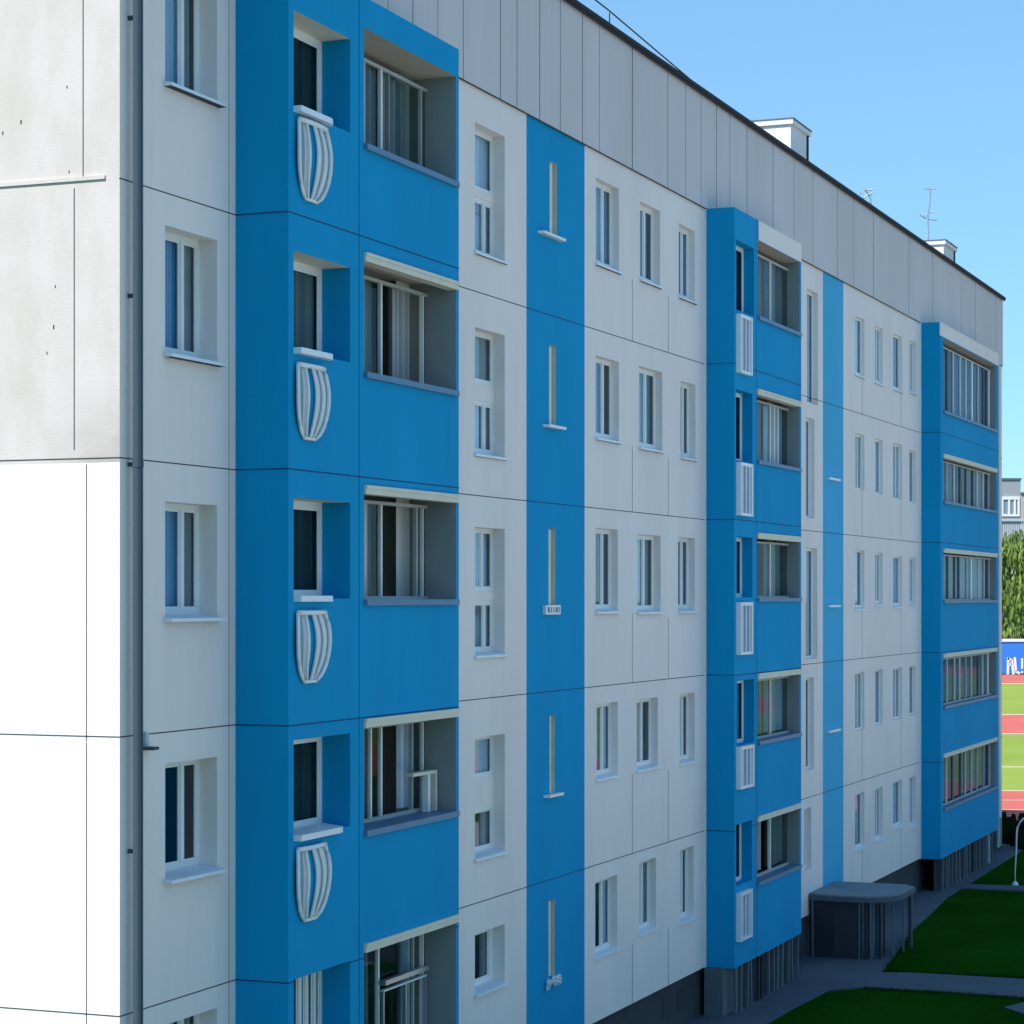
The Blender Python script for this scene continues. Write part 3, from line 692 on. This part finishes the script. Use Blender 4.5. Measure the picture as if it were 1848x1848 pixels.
# ------------------------------------------------------------------ ground
def sheet(name, pts, z, k, kind='structure', sub=None):
    mb = MB(); mb.face([(p[0], p[1], z) for p in pts], k); o = mb.build(name, fix=False)
    if o.data.polygons[0].normal.z < 0: o.data.flip_normals()
    return tag(o, kind=kind)
sheet('ground', [(-2500,-300), (2500,-300), (2500,5000), (-2500,5000)], 0, 'land')
sheet('lawn', [(-30,5), (160,5), (160,76.5), (-30,76.5)], .004, 'grass')
def XY(u, w): return (C0.x+u*D.x+w*N.x, C0.y+u*D.y+w*N.y)
def WR(): return 8.6
sheet('bounce_ground', [XY(-14,WR()), XY(52,WR()), XY(52,60), XY(-14,60)], .008, 'bounce')  # unseen pale ground, added to bounce sunlight onto the shaded facade
# pavement along the foot of the building and the path from the porch
def g2(px, py): p = G(px, py, .03); return (p[0], p[1])
def slab(name, poly, z0, z1, k):
    mb = MB(); n = len(poly); mb.v = [(p[0], p[1], z0) for p in poly]+[(p[0], p[1], z1) for p in poly]; a = mb.mi(k)
    mb.f.append(tuple(range(n, 2*n))); mb.m.append(a)
    for j in range(n): mb.f.append((j, (j+1) % n, n+(j+1) % n, n+j)); mb.m.append(a)
    return tag(mb.build(name), kind='structure')
slab('pavement', [XY(-6,-.3), XY(-6,1.25), XY(U(1262),1.25), XY(U(1310),1.28), XY(U(1370),1.42), g2(1478,1785), g2(1500,1778), g2(1560,1754), g2(1590,1755), g2(1616,1722), g2(1642,1682), XY(U(1612),1.0), XY(U(1650),.82), XY(UEND+.6,.75), XY(UEND+.6,-.3)], -.1, .03, 'path')
slab('path', [g2(1450,1790), g2(1470,1772), g2(1530,1755), g2(1640,1755), g2(1850,1767), g2(2300,1790), g2(2300,1840), g2(1850,1800), g2(1700,1789), g2(1560,1781)], -.1, .034, 'path')
slab('path', [g2(1700,1594), g2(1850,1599), g2(2600,1610), g2(2600,1621), g2(1850,1608), g2(1690,1601)], -.1, .038, 'path')
slab('path', [g2(1812,1817), g2(1850,1808), g2(2100,1800), g2(2100,1850), g2(1850,1830)], -.1, .03, 'path')
tf = MB(); rt = random.Random(21)
for (ax, ay), (bx, by) in (((1700,1791),(1860,1803)), ((1600,1752),(1740,1759)), ((1740,1759),(1860,1765)), ((1594,1754),(1644,1682)), ((1560,1784),(1700,1792))):
    p0, p1 = G(ax, ay, .02), G(bx, by, .02)
    for k in range(420):
        t = rt.random(); x = p0[0]+(p1[0]-p0[0])*t+rt.gauss(0, .05); y = p0[1]+(p1[1]-p0[1])*t+rt.gauss(0, .09)
        h = rt.uniform(.03, .085); a = rt.uniform(0, 6.28); wd = rt.uniform(.006, .014); dx, dy = math.cos(a)*wd, math.sin(a)*wd
        tf.face([(x-dx, y-dy, .0), (x+dx, y+dy, .0), (x+rt.gauss(0, .02), y+rt.gauss(0, .02), h)], 'grass')
tag(tf.build('grass', fix=False), 'short dark grass tufts along the edges of the paths', 'grass', kind='stuff')
# stadium field and running track beyond
def band(name, y0, y1, z, k):
    return sheet(name, [(-120, G(0,y0)[1]), (260, G(0,y0)[1]), (260, G(0,y1)[1]), (-120, G(0,y1)[1])], z, k)
band('running_track', 1492, 1428, .008, 'track'); band('sports_field', 1428, 1325, .010, 'turf'); band('running_track', 1325, 1290, .012, 'track')
band('sports_field', 1290, 1234, .014, 'turf'); band('running_track', 1234, 1218, .016, 'track')
for y in (1428, 1385, 1325, 1290, 1234): band('track_line', y+.6, y-.6-(y < 1300)*-.2, .020, 'trackline')
for y in (1445, 1462): band('track_line', y+.4, y-.4, .020, 'trackline')

# ------------------------------------------------------------------ far billboard
yb = 228.0
def XP(px, d): return (px-924)/F*d
bx0 = XP(1770, yb); e = empty('billboard', (bx0, yb, 0)); tag(e, 'blue billboard with pale lettering and a white top rail behind the running track', 'billboard')
M['bb'] = mat('billboard blue', (.03,.22,.75), .6); M['ltr'] = mat('billboard letters', (.85,.80,.86), .7)
zt = EYE+(HZ-1158)/F*yb
m = MB(); m.box(0, 40, 0, .2, .1, zt, 'bb'); m.build('board', e)
m = MB(); m.box(-.5, 40, -.02, .3, zt, zt+.28, 'white'); m.build('top_rail', e)
m = MB()
zl0 = EYE+(HZ-1217)/F*yb; zl1 = EYE+(HZ-1186)/F*yb; H_ = zl1-zl0; px1 = lambda p: XP(p, yb)-bx0
def stroke(m, x0, z0, x1, z1, t=.24):
    dx, dz = x1-x0, z1-z0; l = math.hypot(dx, dz); nx, nz = -dz/l*t/2, dx/l*t/2
    m.q([(x0+nx, .23, z0+nz), (x1+nx, .23, z1+nz), (x1-nx, .23, z1-nz), (x0-nx, .23, z0-nz)], 'ltr')
A = px1(1816)
stroke(m, A+.1, zl0, A+.15, zl1); stroke(m, A+.1, zl1-.1, A+.5, zl1-.3); stroke(m, A+.2, zl0+H_*.55, A+.5, zl0+H_*.62); stroke(m, A+.5, zl1-.25, A+.65, zl0)   # A
stroke(m, A+.78, zl1, A+.9, zl0+.3); stroke(m, A+.85, zl0+.3, A+1.3, zl0+.1); m.v = m.v
stroke(m, A+1.5, zl1-.1, A+1.5, zl0+.55, .2); stroke(m, A+1.5, zl0+.35, A+1.5, zl0+.12, .2)
m.build('lettering', e, fix=False)
for x in (1, 13, 26, 39):
    m = MB(); m.box(x, x+.2, -.3, -.04, 0, zt, 'slat'); m.build('post', e)

# ------------------------------------------------------------------ far grey building
fd = 330.0; fx = XP(1783, fd); fb = empty('office_building', (fx, fd, 0)); tag(fb, 'far grey low building with white framed windows behind the green trees', 'building')
M['fbglass'] = mat('far pane', (.25,.30,.38), .2); M['fb'] = mat('far grey wall', (.34,.37,.40), .8, var=.06, scale=.3); M['fb2'] = mat('far ribbed wall', (.50,.52,.58), .8)
ht = EYE+(HZ-866)/F*fd; X1 = XP(1842, fd)-fx
hm = EYE+(HZ-937)/F*fd
m = MB(); m.box(0, X1, -14, 0, 0, ht, 'fb'); 
m.build('wall', fb)
m = MB(); m.box(-.1, X1+.1, -14, .15, ht, ht+.25, 'slat'); m.build('roof', fb)
m = MB()
for k in range(40): m.box(k*.3, k*.3+.2, 0, .08, 0, hm-.3, 'fb2')
m.build('ribbed_cladding', fb)
m = MB(); m.box(0, 14, 0, .3, hm-.3, hm+.1, 'fb2'); m.build('ledge', fb)
wx0, wx1 = XP(1807, fd)-fx, XP(1840, fd)-fx; wz1, wz0 = EYE+(HZ-896)/F*fd, EYE+(HZ-932)/F*fd
m = MB()
for x in (wx0, wx0+.95, wx0+1.75, wx1-.3): m.box(x, x+.28, 0, .2, wz0, wz1, 'white')
m.box(wx0, wx1, 0, .22, wz1-.45, wz1, 'white'); m.box(wx0, wx1, 0, .22, wz0, wz0+.3, 'white'); wo = m.build('window', fb)
m = MB(); m.box(wx0+.1, wx1-.1, .02, .06, wz0+.1, wz1-.1, 'fbglass'); m.build('pane', wo)
M['pink'] = mat('pinkish far wall', (.55,.48,.46), .8, var=.08, scale=.3)
fb3 = empty('warehouse', (XP(1843, fd+20), fd+20, 0)); tag(fb3, 'far pinkish building edge to the right of the grey office building', 'building')
ht3 = EYE+(HZ-892)/F*(fd+20)
m = MB(); m.box(0, 30, -12, 0, 0, ht3, 'pink'); m.build('wall', fb3)
m = MB(); m.box(-.1, 30, -12, .2, ht3, ht3+.3, 'slat'); m.build('roof', fb3)
for x in (1.2, 5.2, 9.2):
    m = MB(); m.box(x, x+2.2, .0, .1, ht3-5.5, ht3-2.2, 'white'); w_ = m.build('window', fb3)
    m = MB(); m.box(x+.2, x+2.0, .1, .14, ht3-5.3, ht3-2.4, 'fbglass'); m.build('pane', w_)

# ------------------------------------------------------------------ trees and shrubs
def leaf_mat(name, a, b):
    m = bpy.data.materials.new(name); m.use_nodes = True; nt = m.node_tree; bs = nt.nodes['Principled BSDF']
    bs.inputs['Roughness'].default_value = .7; bs.inputs['Specular IOR Level'].default_value = .2
    g = nt.nodes.new('ShaderNodeNewGeometry'); mc = nt.nodes.new('ShaderNodeMix'); mc.data_type = 'RGBA'
    mc.inputs[6].default_value = (*a, 1); mc.inputs[7].default_value = (*b, 1)
    nt.links.new(g.outputs['Random Per Island'], mc.inputs[0]); nt.links.new(mc.outputs[2], bs.inputs['Base Color'])
    return m
M['leaf'] = leaf_mat('tree leaves', (.09,.16,.03), (.21,.31,.08)); M['leafd'] = leaf_mat('dark shrub leaves', (.006,.022,.008), (.014,.045,.014))
def tree(px, d, top, half, label, n=5200):
    r_ = random.Random(px); x = XP(px, d); h = EYE+(HZ-top)/F*d
    e = empty('deciduous_tree', (x, d, 0)); tag(e, label, 'tree', 'trees behind the billboard')
    m = MB(); m.tube([(0,0,0), (.1,0,h*.3), (0,.1,h*.6), (.05,0,h*.9)], [.32,.26,.16,.05], 'bark', 8)
    for k in range(7):
        q = r_.uniform(0, 6.28); z = h*r_.uniform(.15,.5); L = half*.6; m.tube([(0,0,z), (math.cos(q)*L*.5, math.sin(q)*L*.5, z+h*.12), (math.cos(q)*L, math.sin(q)*L, z+h*.3)], [.12,.07,.02], 'bark', 6)
    m.build('trunk', e)
    m = MB(); cl = []
    for k in range(46):
        z = r_.uniform(.04, .97); s = (math.sin(math.pi*min(1, z*.8+.16)))**.7; q = r_.uniform(0, 6.28); rr = half*s*r_.uniform(.35, 1)
        cl.append((math.cos(q)*rr, math.sin(q)*rr, z*h, r_.uniform(.6, 1.3)))
    for k in range(n):
        c = cl[k % len(cl)]; g = [r_.gauss(0, .45) for _ in range(3)]
        p = Vector((c[0]+g[0]*c[3], c[1]+g[1]*c[3], c[2]+g[2]*c[3]*1.7)); s = r_.uniform(.10, .24)
        a = Vector((r_.uniform(-1,1), r_.uniform(-1,1), r_.uniform(-.3,.3))).normalized()*s; b = Vector((r_.uniform(-.4,.4), r_.uniform(-.4,.4), -1)).normalized()*s*3.2
        m.face([p-a*.7, p-b*.4, p+a*.7, p+b], 'leaf')
    m.build('crown', e, fix=False)
tree(1822, 252, 968, 3.6, 'drooping green tree behind the blue billboard, leftmost in view')
tree(1856, 246, 982, 3.4, 'bushy green tree behind the blue billboard at the right edge')
tree(1793, 262, 1000, 3.6, 'green tree behind the billboard half hidden by the apartment building')

def shrub(px, d, h, rad, label):
    r_ = random.Random(px*3); e = empty('columnar_shrub', (XP(px, d), d, 0)); tag(e, label, 'shrub', 'dark shrubs by the far corner')
    m = MB(); m.tube([(0,0,0), (0,0,h*.5)], [.03,.015], 'bark', 6); m.build('stem', e)
    m = MB()
    for k in range(1500):
        t = r_.random()**.8; rr = rad*(math.sin(math.pi*(.18+.78*t))**.6)*r_.uniform(.5, 1.05); q = r_.uniform(0, 6.28)
        p = Vector((math.cos(q)*rr, math.sin(q)*rr, .02+t*h)); s = r_.uniform(.015, .035)
        a = Vector((r_.uniform(-1,1), r_.uniform(-1,1), 0)).normalized()*s; b = Vector((r_.uniform(-.3,.3), r_.uniform(-.3,.3), 1)).normalized()*s*2
        m.face([p-a, p-b, p+a, p+b], 'leafd')
    m.build('foliage', e, fix=False)
for px, d, h, rad, lab in ((1812, 71.5, .92, .13, 'small dark columnar shrub nearest the far corner of the apartment building'),
                           (1821, 71.0, .80, .12, 'low dark columnar shrub second from the far building corner'),
                           (1829, 70.4, .95, .12, 'dark columnar shrub just left of the curved white post'),
                           (1845, 69.6, 1.05, .20, 'wide dark shrub behind the curved white post at the right edge')):
    shrub(px, d, h, rad, lab)

pd = 60.9; e = empty('curved_post', (XP(1832, pd), pd, .03)); tag(e, 'thin white hooped post standing on the far path at the right edge', 'post')
m = MB(); P = [(0,0,0), (0,0,.4), (.03,0,.9), (.04,0,1.35)]
for k in range(1, 9):
    q = math.pi-k/8*math.pi; P.append((.04+.28+.28*math.cos(q), 0, 1.35+.42*math.sin(q)))
P += [(.60,0,.9), (.60,0,.0)]
m.tube(P, [.014,.016,.02]+[.024]*(len(P)-4)+[.02], 'white', 8); m.build('hoop', e, smooth=True)
m = MB(); m.tube([(0,0,0), (0,0,.06), (0,0,.10)], [.09,.07,.02], 'white', 10); m.build('foot', e)

# ------------------------------------------------------------------ light
PHI = math.radians(28); EL = math.radians(50)
az = TH+PHI                                       # direction the light travels, clockwise from +Y
hx, hy = math.sin(az), math.cos(az)
dirv = Vector((hx*math.cos(EL), hy*math.cos(EL), -math.sin(EL)))
sun = bpy.data.lights.new('sun', 'SUN'); sun.energy = 4.2; sun.angle = math.radians(.5); sun.color = (1,.95,.88)
so = bpy.data.objects.new('sun', sun); COL.objects.link(so); so.rotation_euler = dirv.to_track_quat('-Z', 'Y').to_euler(); so.location = (-60, -60, 80)
w = bpy.data.worlds.new('World'); sc.world = w; w.use_nodes = True; nt = w.node_tree
bg = nt.nodes['Background']; sky = nt.nodes.new('ShaderNodeTexSky'); sky.sky_type = 'NISHITA'; sky.sun_disc = False
sky.sun_elevation = EL; sky.sun_rotation = az+math.pi; sky.altitude = 2200; sky.air_density = 1.05; sky.dust_density = 0; sky.ozone_density = 3.5
gam = nt.nodes.new('ShaderNodeGamma'); gam.inputs['Gamma'].default_value = .5
vm = nt.nodes.new('ShaderNodeVectorMath'); vm.operation = 'MULTIPLY'; vm.inputs[1].default_value = (1.04, 1.68, 2.10)
nt.links.new(sky.outputs[0], gam.inputs['Color']); nt.links.new(gam.outputs[0], vm.inputs[0]); nt.links.new(vm.outputs[0], bg.inputs['Color']); bg.inputs['Strength'].default_value = .145
sc.view_settings.view_transform = 'Standard'; sc.view_settings.look = 'None'; sc.view_settings.exposure = .50; sc.view_settings.gamma = 1
sc.cycles.max_bounces = 8; sc.cycles.transparent_max_bounces = 12; sc.cycles.use_denoising = True
